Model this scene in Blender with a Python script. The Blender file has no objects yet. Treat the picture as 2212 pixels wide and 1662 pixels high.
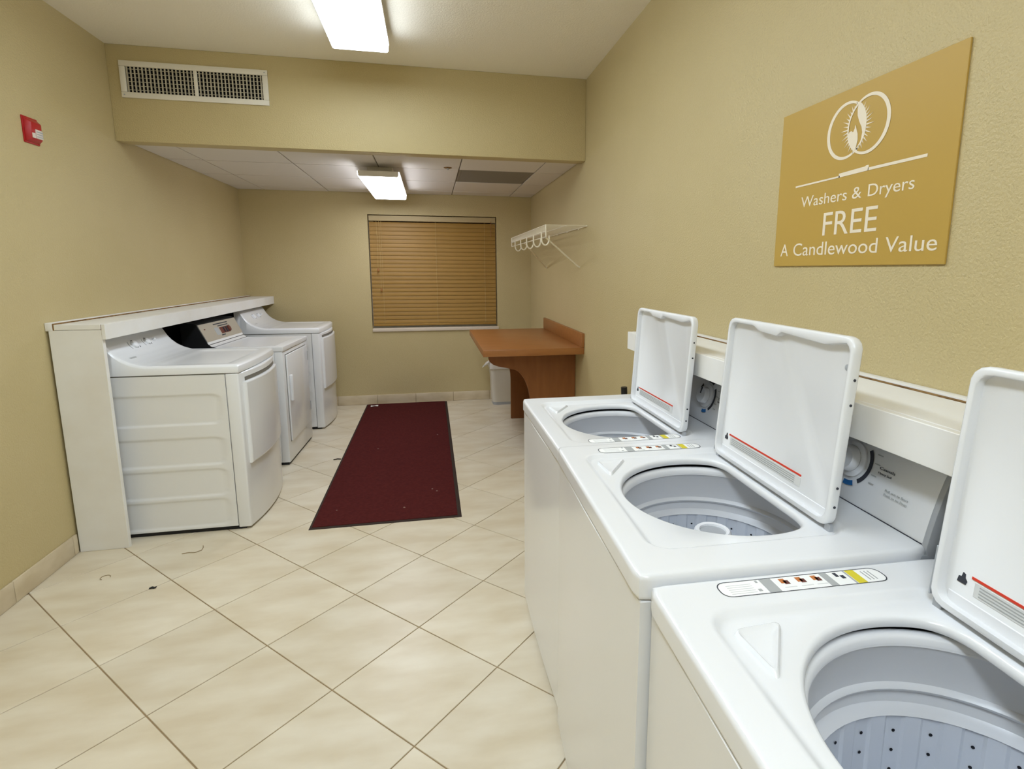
import bpy, bmesh, math, random
from mathutils import Matrix, Vector
random.seed(7)
C = bpy.context.scene.collection
SC = bpy.context.scene

# ------------------------------------------------------------------ camera
IMG_W, IMG_H = 2212.0, 1662.0
FPX, YAW, PITCH, ROLL = 1174.34, 0.2038, 0.1630, 0.0022
CAM_Z = 1.45
cam = bpy.data.cameras.new('camera')
cam.sensor_fit = 'HORIZONTAL'; cam.sensor_width = 36.0
cam.lens = FPX * 36.0 / IMG_W
cam.shift_x = -68.39 / IMG_W
cam.shift_y = -53.38 / IMG_W
cam.clip_start = 0.02
cam_ob = bpy.data.objects.new('camera', cam); C.objects.link(cam_ob)
fw = Vector((math.sin(YAW) * math.cos(PITCH), math.cos(YAW) * math.cos(PITCH), -math.sin(PITCH)))
rt = Vector((math.cos(YAW), -math.sin(YAW), 0)); up = rt.cross(fw)
r2 = rt * math.cos(ROLL) + up * math.sin(ROLL); u2 = up * math.cos(ROLL) - rt * math.sin(ROLL)
M = Matrix(((r2.x, u2.x, -fw.x, 0), (r2.y, u2.y, -fw.y, 0), (r2.z, u2.z, -fw.z, CAM_Z), (0, 0, 0, 1)))
cam_ob.matrix_world = M
SC.camera = cam_ob

# ------------------------------------------------------------------ world, exposure
w = bpy.data.worlds.new('world'); SC.world = w; w.use_nodes = True
w.node_tree.nodes['Background'].inputs[0].default_value = (0.02, 0.025, 0.04, 1)
w.node_tree.nodes['Background'].inputs[1].default_value = 1.0
SC.view_settings.view_transform = 'Standard'
SC.view_settings.look = 'None'
SC.view_settings.gamma = 1.0
SC.view_settings.use_curve_mapping = False
SC.view_settings.exposure = 0.20
LAMP_NEAR, LAMP_FAR, LAMP_REAR = 13.5, 11.0, 25.0       # strength of the two visible lenses and the unseen rear one

# ------------------------------------------------------------------ room dimensions (metres)
XL, XR, YB, YS, YF = -1.836, 1.107, 6.059, 3.906, -1.9
H, HS, H2 = 2.764, 2.218, 2.238

# ------------------------------------------------------------------ materials
def lin(c):
    return tuple(((x / 255) / 12.92 if x / 255 <= 0.04045 else ((x / 255 + 0.055) / 1.055) ** 2.4) for x in c)
MATS = {}
def mat(name, rgb, rough=0.5, spec=0.5, metal=0.0, emit=None, noise=None, bump=None, coat=0.0, rand=0.0, coords='Object'):
    """rgb is sRGB 0..255; noise=(scale, second rgb, detail, stretch); bump=(scale, strength, distance)"""
    m = bpy.data.materials.new(name); m.use_nodes = True
    nt = m.node_tree; b = nt.nodes['Principled BSDF']
    b.inputs['Base Color'].default_value = (*lin(rgb), 1)
    b.inputs['Roughness'].default_value = rough
    b.inputs['Specular IOR Level'].default_value = spec
    b.inputs['Metallic'].default_value = metal
    if coat:
        b.inputs['Coat Weight'].default_value = coat; b.inputs['Coat Roughness'].default_value = 0.12
    tc = nt.nodes.new('ShaderNodeTexCoord')
    col = None
    if noise:
        sc, rgb2, det, st = noise
        mp = nt.nodes.new('ShaderNodeMapping'); mp.inputs['Scale'].default_value = st
        nz = nt.nodes.new('ShaderNodeTexNoise'); nz.inputs['Scale'].default_value = sc; nz.inputs['Detail'].default_value = det
        rp = nt.nodes.new('ShaderNodeValToRGB')
        rp.color_ramp.elements[0].position = 0.35; rp.color_ramp.elements[1].position = 0.68
        rp.color_ramp.elements[0].color = (*lin(rgb), 1); rp.color_ramp.elements[1].color = (*lin(rgb2), 1)
        nt.links.new(tc.outputs[coords], mp.inputs['Vector']); nt.links.new(mp.outputs[0], nz.inputs['Vector'])
        nt.links.new(nz.outputs['Fac'], rp.inputs[0]); col = rp.outputs[0]
    if rand:
        oi = nt.nodes.new('ShaderNodeObjectInfo'); hs = nt.nodes.new('ShaderNodeHueSaturation')
        mr = nt.nodes.new('ShaderNodeMapRange')
        mr.inputs['To Min'].default_value = 1 - rand; mr.inputs['To Max'].default_value = 1 + rand
        nt.links.new(oi.outputs['Random'], mr.inputs['Value']); nt.links.new(mr.outputs[0], hs.inputs['Value'])
        if col: nt.links.new(col, hs.inputs['Color'])
        else: hs.inputs['Color'].default_value = (*lin(rgb), 1)
        col = hs.outputs[0]
    if col: nt.links.new(col, b.inputs['Base Color'])
    if bump:
        bs, bstr, bd = bump
        nb = nt.nodes.new('ShaderNodeTexNoise'); nb.inputs['Scale'].default_value = bs; nb.inputs['Detail'].default_value = 3
        bp = nt.nodes.new('ShaderNodeBump'); bp.inputs['Strength'].default_value = bstr; bp.inputs['Distance'].default_value = bd
        nt.links.new(tc.outputs[coords], nb.inputs['Vector']); nt.links.new(nb.outputs['Fac'], bp.inputs['Height'])
        nt.links.new(bp.outputs[0], b.inputs['Normal'])
    if emit:
        b.inputs['Emission Color'].default_value = (*emit[0], 1); b.inputs['Emission Strength'].default_value = emit[1]
    MATS[name] = m
    return m

mat('wall_paint', (198, 181, 134), 0.5, 0.5, noise=(2.2, (201, 184, 138), 3, (1, 1, 1)), bump=(150, 0.5, 0.006))
mat('ceiling_paint', (245, 238, 222), 0.8, 0.2, bump=(120, 0.4, 0.005))
mat('ceiling_panel', (226, 219, 210), 0.85, 0.2, bump=(300, 0.3, 0.002))
mat('grid_bar', (140, 132, 120), 0.6, 0.3)
mat('grout', (160, 138, 106), 0.9, 0.1)
mat('floor_tile', (214, 200, 173), 0.33, 0.45, noise=(3.2, (229, 219, 198), 6, (1, 2.6, 1)), bump=(9, 0.05, 0.004), rand=0.035)
mat('base_tile', (205, 188, 156), 0.4, 0.4, noise=(6, (222, 207, 180), 5, (1, 1, 2)), rand=0.03)
mat('enamel', (237, 238, 240), 0.24, 0.5, coat=0.25)
mat('enamel_side', (236, 236, 236), 0.26, 0.5, coat=0.2)
mat('plastic_white', (238, 239, 242), 0.35, 0.5)
mat('plastic_grey', (172, 175, 180), 0.4, 0.5)
mat('basket', (220, 221, 224), 0.32, 0.5)
mat('basket_low', (218, 222, 230), 0.36, 0.5)
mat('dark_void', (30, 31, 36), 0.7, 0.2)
mat('black_plastic', (24, 24, 26), 0.45, 0.4)
mat('gap_black', (14, 13, 13), 0.8, 0.1)
mat('seam', (128, 124, 116), 0.7, 0.2)
mat('print_dark', (62, 64, 72), 0.6, 0.2)
mat('print_grey', (176, 178, 178), 0.6, 0.2)
mat('print_lightgrey', (222, 223, 222), 0.6, 0.2)
mat('print_blue', (42, 106, 168), 0.6, 0.2)
mat('print_yellow', (222, 206, 62), 0.6, 0.2)
mat('print_orange', (196, 120, 66), 0.6, 0.2)
mat('print_red', (218, 68, 48), 0.6, 0.2)
mat('print_brown', (108, 62, 52), 0.6, 0.2)
mat('label_white', (250, 250, 248), 0.5, 0.3)
mat('silver_panel', (186, 178, 164), 0.4, 0.5, metal=0.2)
mat('ledge_white', (240, 239, 236), 0.45, 0.4, noise=(5, (235, 232, 226), 4, (1, 1, 1)))
mat('caulk_brown', (112, 84, 54), 0.8, 0.1, noise=(40, (160, 128, 84), 4, (1, 1, 1)))
mat('lamp_metal', (225, 218, 208), 0.5, 0.4)
mat('wood', (152, 98, 50), 0.36, 0.45, noise=(5, (162, 106, 56), 6, (1.0, 6.0, 6.0)))
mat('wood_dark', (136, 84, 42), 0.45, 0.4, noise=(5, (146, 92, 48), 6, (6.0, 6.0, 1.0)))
mat('blind_wood', (158, 121, 56), 0.5, 0.35, noise=(6, (166, 128, 62), 4, (0.6, 8, 8)), rand=0.04)
mat('blind_rail', (194, 176, 136), 0.55, 0.3)
mat('cord', (200, 176, 120), 0.8, 0.1)
mat('sill', (222, 208, 190), 0.5, 0.3)
mat('glass', (20, 22, 28), 0.05, 0.5)
mat('frame_white', (232, 226, 212), 0.45, 0.4)
mat('grille_fin', (186, 178, 158), 0.5, 0.4)
mat('shelf_wire', (238, 230, 208), 0.4, 0.4)
mat('sign_gold', (190, 156, 74), 0.45, 0.35)
mat('sign_white', (240, 228, 206), 0.5, 0.3)
mat('mat_carpet', (82, 34, 34), 0.95, 0.05, noise=(60, (92, 40, 38), 6, (1, 1, 1)), bump=(700, 0.6, 0.004))
mat('mat_rubber', (58, 46, 40), 0.8, 0.2)
mat('alarm_red', (176, 20, 26), 0.35, 0.5)
mat('alarm_lens', (226, 214, 204), 0.25, 0.5)
mat('bin_plastic', (226, 222, 212), 0.4, 0.4)
mat('bag_plastic', (236, 234, 230), 0.35, 0.5)
mat('paper', (246, 244, 240), 0.8, 0.1)
mat('lint', (150, 120, 112), 0.9, 0.1)
mat('scuff', (168, 150, 120), 0.9, 0.1)
def lamp_mat(name, s):
    mat(name, (255, 252, 244), 0.5, 0.2, emit=((0.785, 0.89, 1.0), s))
lamp_mat('lamp_near', LAMP_NEAR); lamp_mat('lamp_far', LAMP_FAR); lamp_mat('lamp_rear', LAMP_REAR)
MATS['lamp_rear'].node_tree.nodes['Principled BSDF'].inputs['Emission Color'].default_value = (0.77, 0.885, 1.0, 1)
MATS['lamp_far'].node_tree.nodes['Principled BSDF'].inputs['Emission Color'].default_value = (0.86, 0.90, 1.0, 1)

# ------------------------------------------------------------------ mesh builder
class MB:
    def __init__(s): s.v = []; s.f = []
    def add(s, vs, fs):
        o = len(s.v); s.v += [tuple(p) for p in vs]; s.f += [tuple(i + o for i in f) for f in fs]; return s
    def box(s, x0, x1, y0, y1, z0, z1):
        return s.add([(x, y, z) for z in (z0, z1) for y in (y0, y1) for x in (x0, x1)],
                     [(0, 2, 3, 1), (4, 5, 7, 6), (0, 1, 5, 4), (2, 6, 7, 3), (0, 4, 6, 2), (1, 3, 7, 5)])
    def prism(s, pts, axis, a, b):
        n = len(pts)
        mk = {'x': lambda p, t: (t, p[0], p[1]), 'y': lambda p, t: (p[0], t, p[1]), 'z': lambda p, t: (p[0], p[1], t)}[axis]
        return s.add([mk(p, a) for p in pts] + [mk(p, b) for p in pts],
                     [tuple(range(n))[::-1], tuple(range(n, 2 * n))] + [(i, (i + 1) % n, (i + 1) % n + n, i + n) for i in range(n)])
    def loft(s, rings, cap0=True, cap1=True):
        n = len(rings[0]); vs = [p for r in rings for p in r]; fs = []
        for k in range(len(rings) - 1):
            for i in range(n):
                j = (i + 1) % n; fs.append((k * n + i, k * n + j, (k + 1) * n + j, (k + 1) * n + i))
        if cap0: fs.append(tuple(range(n))[::-1])
        if cap1: fs.append(tuple(range((len(rings) - 1) * n, len(rings) * n)))
        return s.add(vs, fs)
    def lathe(s, prof, n=48, cx=0, cy=0, cap0=False, cap1=False, rf=None):
        rings = []
        for r, z in prof:
            rings.append([(cx + (r + (rf(2 * math.pi * i / n, z) if rf else 0)) * math.cos(2 * math.pi * i / n),
                           cy + (r + (rf(2 * math.pi * i / n, z) if rf else 0)) * math.sin(2 * math.pi * i / n), z) for i in range(n)])
        return s.loft(rings, cap0, cap1)
    def tube(s, path, r, n=6):
        path = [Vector(p) for p in path]; rings = []
        prev = None
        for i, p in enumerate(path):
            t = (path[min(i + 1, len(path) - 1)] - path[max(i - 1, 0)]).normalized()
            if prev is None:
                a = Vector((0, 0, 1)) if abs(t.z) < 0.9 else Vector((1, 0, 0)); nx = t.cross(a).normalized()
            else:
                nx = (prev - t * prev.dot(t)).normalized()
            prev = nx; ny = t.cross(nx)
            rings.append([p + nx * r * math.cos(2 * math.pi * k / n) + ny * r * math.sin(2 * math.pi * k / n) for k in range(n)])
        return s.loft(rings)
    def grid(s, nx, ny, fn):
        vs = [fn(i / nx, j / ny) for j in range(ny + 1) for i in range(nx + 1)]
        return s.add(vs, [(j * (nx + 1) + i, j * (nx + 1) + i + 1, (j + 1) * (nx + 1) + i + 1, (j + 1) * (nx + 1) + i) for j in range(ny) for i in range(nx)])
    def xf(s, m):
        s.v = [tuple(m @ Vector(p)) for p in s.v]; return s
    def build(s, name, material, parent=None, bevel=0, seg=2, smooth=35, recalc=True):
        me = bpy.data.meshes.new(name); me.from_pydata(s.v, [], s.f)
        bm = bmesh.new(); bm.from_mesh(me)
        if recalc: bmesh.ops.recalc_face_normals(bm, faces=bm.faces)
        if bevel:
            ed = [e for e in bm.edges if len(e.link_faces) == 2 and e.calc_face_angle(0) > 0.6]
            bmesh.ops.bevel(bm, geom=ed, offset=bevel, segments=seg, profile=0.5, affect='EDGES', clamp_overlap=True)
        bm.to_mesh(me); bm.free()
        if smooth:
            me.shade_smooth(); me.set_sharp_from_angle(angle=math.radians(smooth))
        me.materials.append(MATS[material])
        o = bpy.data.objects.new(name, me); C.objects.link(o)
        if parent: o.parent = parent
        return o

def tag(o, label, cat, group=None):
    o['label'] = label; o['category'] = cat
    if group: o['group'] = group
    return o
def struct(o):
    o['kind'] = 'structure'; return o
def thing(name, label, cat, loc=(0, 0, 0), rz=0, group=None):
    o = bpy.data.objects.new(name, None); C.objects.link(o)
    o.location = loc; o.rotation_euler = (0, 0, rz); o.empty_display_size = 0.1
    return tag(o, label, cat, group)
def link_copy(src, parent, loc=None):
    o = src.copy(); C.objects.link(o); o.parent = parent
    if loc is not None: o.location = loc
    return o

def sd_rr(x, y, x0, x1, y0, y1, r):
    cx, cy = (x0 + x1) / 2, (y0 + y1) / 2
    qx, qy = abs(x - cx) - (x1 - x0) / 2 + r, abs(y - cy) - (y1 - y0) / 2 + r
    return math.hypot(max(qx, 0), max(qy, 0)) + min(max(qx, qy), 0) - r
def ray_ring(cx, cy, fn, angles, far=1.5):
    """points where rays from (cx, cy) leave the region fn(x, y) < 0"""
    out = []
    for a in angles:
        c, s = math.cos(a), math.sin(a); lo, hi = 0.0, far
        for _ in range(26):
            m_ = (lo + hi) / 2
            if fn(cx + c * m_, cy + s * m_) < 0: lo = m_
            else: hi = m_
        out.append((cx + c * lo, cy + s * lo))
    return out
def rr_pts(x0, x1, y0, y1, r, n=5):
    p = []
    for cx, cy, a0 in ((x1 - r, y0 + r, -90), (x1 - r, y1 - r, 0), (x0 + r, y1 - r, 90), (x0 + r, y0 + r, 180)):
        for k in range(n + 1):
            a = math.radians(a0 + 90 * k / n); p.append((cx + r * math.cos(a), cy + r * math.sin(a)))
    return p
def text_mesh(txt, x0, x1, y0, h, depth=0.0006, bold=0.0):
    """text scaled to run from x0 to x1 with capital height h, baseline y0; returns MB in the xy plane"""
    cu = bpy.data.curves.new('txt', 'FONT'); cu.body = txt; cu.resolution_u = 4; cu.offset = bold
    ob = bpy.data.objects.new('txt', cu); C.objects.link(ob); bpy.context.view_layer.update()
    me = bpy.data.meshes.new_from_object(ob)
    cap = bpy.data.curves.new('cap', 'FONT'); cap.body = 'H'
    oc = bpy.data.objects.new('cap', cap); C.objects.link(oc); bpy.context.view_layer.update()
    mc = bpy.data.meshes.new_from_object(oc); ch = max(v.co.y for v in mc.vertices)
    xs = [v.co.x for v in me.vertices]; a, b = min(xs), max(xs)
    sx, sy = (x1 - x0) / (b - a), h / ch
    bm = bmesh.new(); bm.from_mesh(me)
    r = bmesh.ops.extrude_face_region(bm, geom=bm.faces[:])
    for e in r['geom']:
        if isinstance(e, bmesh.types.BMVert): e.co.z += depth
    bm.verts.index_update()
    mb = MB(); mb.add([(x0 + (v.co.x - a) * sx, y0 + v.co.y * sy, v.co.z) for v in bm.verts], [[v.index for v in f.verts] for f in bm.faces])
    bm.free(); bpy.data.objects.remove(ob); bpy.data.objects.remove(oc)
    return mb

# ------------------------------------------------------------------ room shell
T = 0.12
floor = struct(MB().box(XL - T, XR + T, YF - T, YB + T, -0.08, -0.0035).build('floor', 'grout', smooth=0))
# floor tiles: square grid laid at about 45 degrees, clipped at the walls
TS, TA, TOX, TOY = 0.4095, 0.7794, -1.823, 2.680
e1 = (math.cos(TA), math.sin(TA)); e2 = (math.sin(TA), -math.cos(TA))
def clip(poly, ax, lim, sign):
    out = []
    for i in range(len(poly)):
        a, b = poly[i], poly[(i + 1) % len(poly)]
        da, db = sign * (a[ax] - lim), sign * (b[ax] - lim)
        if da <= 0: out.append(a)
        if (da < 0 < db) or (db < 0 < da):
            t = da / (da - db); out.append((a[0] + (b[0] - a[0]) * t, a[1] + (b[1] - a[1]) * t))
    return out
G = 0.0022
for i in range(-16, 20):
    for j in range(-16, 20):
        cs = [(i * TS + G, j * TS + G), ((i + 1) * TS - G, j * TS + G), ((i + 1) * TS - G, (j + 1) * TS - G), (i * TS + G, (j + 1) * TS - G)]
        p = [(TOX + a * e1[0] + b * e2[0], TOY + a * e1[1] + b * e2[1]) for a, b in cs]
        for ax, lim, sg in ((0, XL, -1), (0, XR, 1), (1, YF, -1), (1, YB, 1)):
            p = clip(p, ax, lim, sg)
            if len(p) < 3: break
        if len(p) < 3: continue
        ar = abs(sum(p[k][0] * p[(k + 1) % len(p)][1] - p[(k + 1) % len(p)][0] * p[k][1] for k in range(len(p)))) / 2
        if ar < 0.0015: continue
        cx = sum(q[0] for q in p) / len(p); cy = sum(q[1] for q in p) / len(p)
        ins = lambda q, d: (q[0] + (cx - q[0]) * d, q[1] + (cy - q[1]) * d)
        MB().loft([[(q[0], q[1], -0.008) for q in p], [(q[0], q[1], -0.0012) for q in p], [(*ins(q, 0.006), 0.0) for q in p]]).build('floor_tile', 'floor_tile', floor, smooth=0)

wall_left = struct(MB().box(XL - T, XL, YF - T, YB + T, -0.08, H + 0.1).build('wall_left', 'wall_paint', smooth=0))
wall_right = struct(MB().box(XR, XR + T, YF - T, YB + T, -0.08, H + 0.1).build('wall_right', 'wall_paint', smooth=0))
wall_front = struct(MB().box(XL, XR, YF - T, YF, -0.08, H + 0.1).build('wall_front', 'wall_paint', smooth=0))
# back wall with the window opening
WX0, WX1, WZ0, WZ1 = -0.622, 0.724, 0.828, 2.022
wb = MB()
wb.box(XL, WX0, YB, YB + T, -0.08, H + 0.1).box(WX1, XR, YB, YB + T, -0.08, H + 0.1)
wb.box(WX0, WX1, YB, YB + T, -0.08, WZ0).box(WX0, WX1, YB, YB + T, WZ1, H + 0.1)
struct(wb.build('wall_back', 'wall_paint', smooth=0))
struct(MB().box(XL, XR, YS, YS + 0.11, HS, H).build('wall_soffit', 'wall_paint', bevel=0.004, seg=2))
struct(MB().box(XL, XR, YF, YB, H, H + 0.1).build('ceiling', 'ceiling_paint', smooth=0))
low = struct(MB().box(XL, XR, YS + 0.11, YB, H2 + 0.009, H2 + 0.05).build('ceiling_grid', 'grid_bar', smooth=0))
GX = [XL, -1.59, -0.98, -0.365, 0.25, 0.862, XR]; GY = [YS + 0.11, 4.555, 5.165, 5.775, YB]
for a in range(6):
    for b in range(4):
        if a == 4 and b == 1: continue
        g = 0.004
        yb2 = GY[b + 1] - (0.030 if (b == 3 and a in (2, 4)) else 0.010)
        MB().box(GX[a] + g, GX[a + 1] - g, GY[b] + 0.010, yb2, H2 - 0.001, H2 + 0.012).build('ceiling_tile', 'ceiling_panel', low, bevel=0.002, seg=1, smooth=0)

# tiled baseboards
def baseboard(name, axis, fixed, a, b, side):
    o = struct((MB().box(fixed, fixed + side * 0.004, a, b, 0, 0.1) if axis == 'y' else MB().box(a, b, fixed, fixed + side * 0.004, 0, 0.1)).build(name, 'grout', smooth=0))
    t = a
    while t < b - 0.01:
        e = min(t + 0.41, b)
        m = MB().box(fixed, fixed + side * 0.011, t + 0.0015, e - 0.0015, 0.001, 0.102) if axis == 'y' else MB().box(t + 0.0015, e - 0.0015, fixed, fixed + side * 0.011, 0.001, 0.102)
        m.build('baseboard_tile', 'base_tile', o, bevel=0.003, seg=2); t += 0.41
baseboard('baseboard_left', 'y', XL, YF, 3.055, 1)
baseboard('baseboard_back', 'x', YB, XL, XR, -1)
baseboard('baseboard_right', 'y', XR, 2.30, YB - 0.012, -1)

# window behind the blind
win = struct(MB().box(WX0, WX1, YB + 0.095, YB + T, WZ0, WZ0 + 0.05).box(WX0, WX1, YB + 0.095, YB + T, WZ1 - 0.05, WZ1)
             .box(WX0, WX0 + 0.05, YB + 0.095, YB + T, WZ0 + 0.05, WZ1 - 0.05).box(WX1 - 0.05, WX1, YB + 0.095, YB + T, WZ0 + 0.05, WZ1 - 0.05)
             .build('window_1', 'frame_white', smooth=0))
MB().box(WX0 + 0.05, WX1 - 0.05, YB + 0.105, YB + 0.11, WZ0 + 0.05, WZ1 - 0.05).build('window_pane', 'glass', win, smooth=0)
MB().box(WX0 + 0.002, WX1 + 0.012, YB - 0.018, YB + 0.094, WZ0 - 0.032, WZ0 + 0.003).build('window_sill', 'sill', win, bevel=0.004)

# ------------------------------------------------------------------ ceiling lights
def ceiling_light(label, y0, y1, x0, x1, zl, zt, lens, group=None):
    """wraparound fluorescent fitting: zl underside of the lens, zt ceiling it hangs from"""
    cx, cy = (x0 + x1) / 2, (y0 + y1) / 2
    t = thing('ceiling_light', label, 'ceiling light', (cx, cy, zt), 0, group)
    hw, hl, d = (x1 - x0) / 2, (y1 - y0) / 2, zl - zt
    MB().box(-hw + 0.055, hw - 0.055, -hl + 0.18, hl - 0.05, d + 0.044, 0).build('housing', 'lamp_metal', t, bevel=0.004)
    MB().box(-hw - 0.004, hw + 0.004, -hl, hl, d + 0.040, d + 0.044).build('reflector_pan', 'lamp_metal', t, bevel=0.001, seg=1)
    pr = [(-hw, d + 0.0395), (-hw + 0.002, d + 0.010), (-hw + 0.006, d + 0.003), (-hw + 0.014, d), (hw - 0.014, d), (hw - 0.006, d + 0.003), (hw - 0.002, d + 0.010), (hw, d + 0.0395)]
    MB().prism(pr, 'y', -hl + 0.008, hl - 0.008).build('lens', lens, t, smooth=40)
    pe = [(-hw + 0.004, d + 0.0395), (-hw + 0.006, d + 0.010), (-hw + 0.012, d + 0.003), (hw - 0.012, d + 0.003), (hw - 0.006, d + 0.010), (hw - 0.004, d + 0.0395)]
    for s in (-1, 1):
        MB().prism(pe, 'y', s * (hl - 0.008), s * hl).build('end_cap', 'lamp_metal', t, smooth=40)
ceiling_light('long bright fluorescent ceiling light on the high plaster ceiling above the vent', 0.99, 3.43, -0.495, -0.19, 2.662, H, 'lamp_near')
ceiling_light('bright fluorescent light hanging under the low tiled ceiling before the window', 4.37, 5.70, -0.505, -0.205, 2.133, H2 - 0.001, 'lamp_far')
ceiling_light('unseen ceiling light assumed at the room end opposite the window', -1.20, 0.10, -0.42, -0.115, 2.662, H, 'lamp_rear')  # unseen lamp, assumed and tuned for the brightness on the washers

# ------------------------------------------------------------------ soffit air grille
t = thing('air_grille', 'wide cream metal air grille with crossed fins on the yellow soffit', 'air vent', (-1.362, YS, 2.57))
gw, gh = 0.408, 0.104
fr = 0.032
f = MB().box(-gw, gw, -0.012, 0, gh - fr, gh).box(-gw, gw, -0.012, 0, -gh, -gh + fr).box(-gw, -gw + fr, -0.012, 0, -gh + fr, gh - fr).box(gw - fr, gw, -0.012, 0, -gh + fr, gh - fr)
f.build('frame', 'frame_white', t, bevel=0.003)
MB().box(-gw + fr, gw - fr, -0.0012, -0.0002, -gh + fr, gh - fr).build('duct_opening', 'gap_black', t, smooth=0)
MB().box(-0.010, 0.010, -0.011, -0.002, -gh + fr, gh - fr).build('centre_bar', 'frame_white', t, bevel=0.001)
fin = MB().box(-0.0036, 0.0036, -0.009, -0.002, -gh + fr, gh - fr).build('vertical_fin', 'grille_fin', t, smooth=0)
first = True
for s in (-1, 1):
    for k in range(18):
        x = s * (0.010 + (k + 0.6) * (gw - fr - 0.010) / 18)
        if first: fin.location = (x, 0, 0); first = False
        else: link_copy(fin, t, (x, 0, 0))
for s in (-1, 1):
    for k in range(6):
        z = -gh + fr + (k + 0.6) * 2 * (gh - fr) / 6.2
        MB().box(*sorted((s * 0.010, s * (gw - fr))), -0.0075, -0.0045, z - 0.0014, z + 0.0014).build('horizontal_fin', 'grille_fin', t, smooth=0)
for x, z in ((-gw + 0.016, -gh + 0.016), (gw - 0.016, gh - 0.016)):
    MB().lathe([(0.004, 0), (0.004, 0.0015), (0.002, 0.0025)], 10, cap0=True, cap1=True).xf(Matrix.Translation((x, -0.012, z)) @ Matrix.Rotation(math.radians(90), 4, 'X')).build('screw', 'plastic_grey', t)

# return-air panel in the low ceiling
t = thing('return_air_grille', 'square grey return air grille set into the low tiled ceiling', 'air vent', ((GX[4] + GX[5]) / 2, (GY[1] + GY[2]) / 2, H2 + 0.0085))
hw, hh = (GX[5] - GX[4]) / 2 - 0.004, (GY[2] - GY[1]) / 2 - 0.004
MB().box(-hw, hw, -hh, -hh + 0.02, -0.007, 0).box(-hw, hw, hh - 0.02, hh, -0.007, 0).box(-hw, -hw + 0.02, -hh + 0.02, hh - 0.02, -0.007, 0).box(hw - 0.02, hw, -hh + 0.02, hh - 0.02, -0.007, 0).build('frame', 'grid_bar', t, bevel=0.0015)
MB().box(-hw + 0.02, hw - 0.02, -hh + 0.02, hh - 0.02, -0.001, -0.0002).build('duct_opening', 'dark_void', t, smooth=0)
sl = MB().add([(-hw + 0.02, -0.006, 0.0), (hw - 0.02, -0.006, 0.0), (hw - 0.02, 0.007, -0.006), (-hw + 0.02, 0.007, -0.006),
               (-hw + 0.02, -0.006, -0.0012), (hw - 0.02, -0.006, -0.0012), (hw - 0.02, 0.007, -0.0072), (-hw + 0.02, 0.007, -0.0072)],
              [(0, 1, 2, 3), (7, 6, 5, 4), (0, 4, 5, 1), (1, 5, 6, 2), (2, 6, 7, 3), (3, 7, 4, 0)]).build('slat', 'grid_bar', t, smooth=0)
ns = 38
for k in range(ns):
    y = -hh + 0.025 + (k + 0.5) * (2 * hh - 0.05) / ns
    if k == 0: sl.location = (0, y, 0)
    else: link_copy(sl, t, (0, y, 0))

t = thing('ceiling_fitting', 'small round tan fitting on the low ceiling between light and grey grille', 'ceiling fitting', (0.16, 4.47, H2 - 0.001))
MB().lathe([(0.032, 0.0), (0.032, -0.002), (0.022, -0.006)], 20, cap0=True, cap1=True).build('cover_ring', 'caulk_brown', t)
MB().lathe([(0.010, -0.006), (0.008, -0.016), (0.003, -0.018)], 12, cap0=True, cap1=True).build('centre_tip', 'plastic_grey', t)

# ------------------------------------------------------------------ fire alarm strobe on the left wall
t = thing('fire_alarm', 'small red fire alarm strobe with pale lens on the left wall', 'fire alarm', (XL, 3.152, 2.098))
MB().box(0, 0.006, -0.052, 0.052, -0.060, 0.060).build('back_plate', 'alarm_red', t, bevel=0.002)
MB().add([(0.006, -0.047, -0.055), (0.006, 0.047, -0.055), (0.006, 0.047, 0.055), (0.006, -0.047, 0.055),
          (0.028, -0.036, -0.040), (0.028, 0.036, -0.040), (0.030, 0.036, 0.034), (0.030, -0.036, 0.034)],
         [(0, 3, 2, 1), (4, 5, 6, 7), (0, 1, 5, 4), (1, 2, 6, 5), (2, 3, 7, 6), (3, 0, 4, 7)]).build('housing', 'alarm_red', t, bevel=0.003)
MB().box(0.024, 0.034, -0.012, 0.034, -0.036, 0.006).build('strobe_lens', 'alarm_lens', t, bevel=0.004)
MB().box(0.028, 0.0305, -0.034, -0.014, -0.036, -0.014).build('printed_label', 'alarm_lens', t, smooth=0)
for k in range(3):
    MB().box(0.0339, 0.0346, -0.010, 0.032, -0.030 + k * 0.011, -0.025 + k * 0.011).build('print_line', 'print_grey', t, smooth=0)

# ------------------------------------------------------------------ wooden blind
t = thing('window_blind', 'closed golden wooden slat blind hanging in the window', 'blind', ((WX0 + WX1) / 2, YB + 0.042, WZ1))
bw = (WX1 - WX0) / 2 - 0.010
MB().box(-bw, bw, -0.028, 0.03, -0.062, -0.008).build('head_rail', 'blind_rail', t, bevel=0.003)
NS = 25; zt, zb = -0.075, -(WZ1 - WZ0) + 0.055
pitch = (zt - zb) / NS
tilt = math.radians(79)
def slat_ring(x):
    r = []
    for s in (0, 1):
        for k in range(5):
            q = k / 4 if s == 0 else 1 - k / 4
            u = (q - 0.5) * 0.050; c = 0.003 * (1 - (2 * q - 1) ** 2) + (0.0012 if s == 0 else -0.0012)
            r.append((x, -c * math.sin(tilt) + u * math.cos(tilt), -c * math.cos(tilt) * 0 + u * math.sin(tilt)))
    return r
slat = MB().loft([slat_ring(-bw), slat_ring(bw)]).build('slat', 'blind_wood', t, smooth=50)
for k in range(NS):
    z = zt - (k + 0.5) * pitch
    if k == 0: slat.location = (0, 0, z)
    else: link_copy(slat, t, (0, 0, z))
MB().box(-bw, bw, -0.012, 0.012, zb - 0.030, zb - 0.006).build('bottom_rail', 'blind_wood', t, bevel=0.004)
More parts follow.
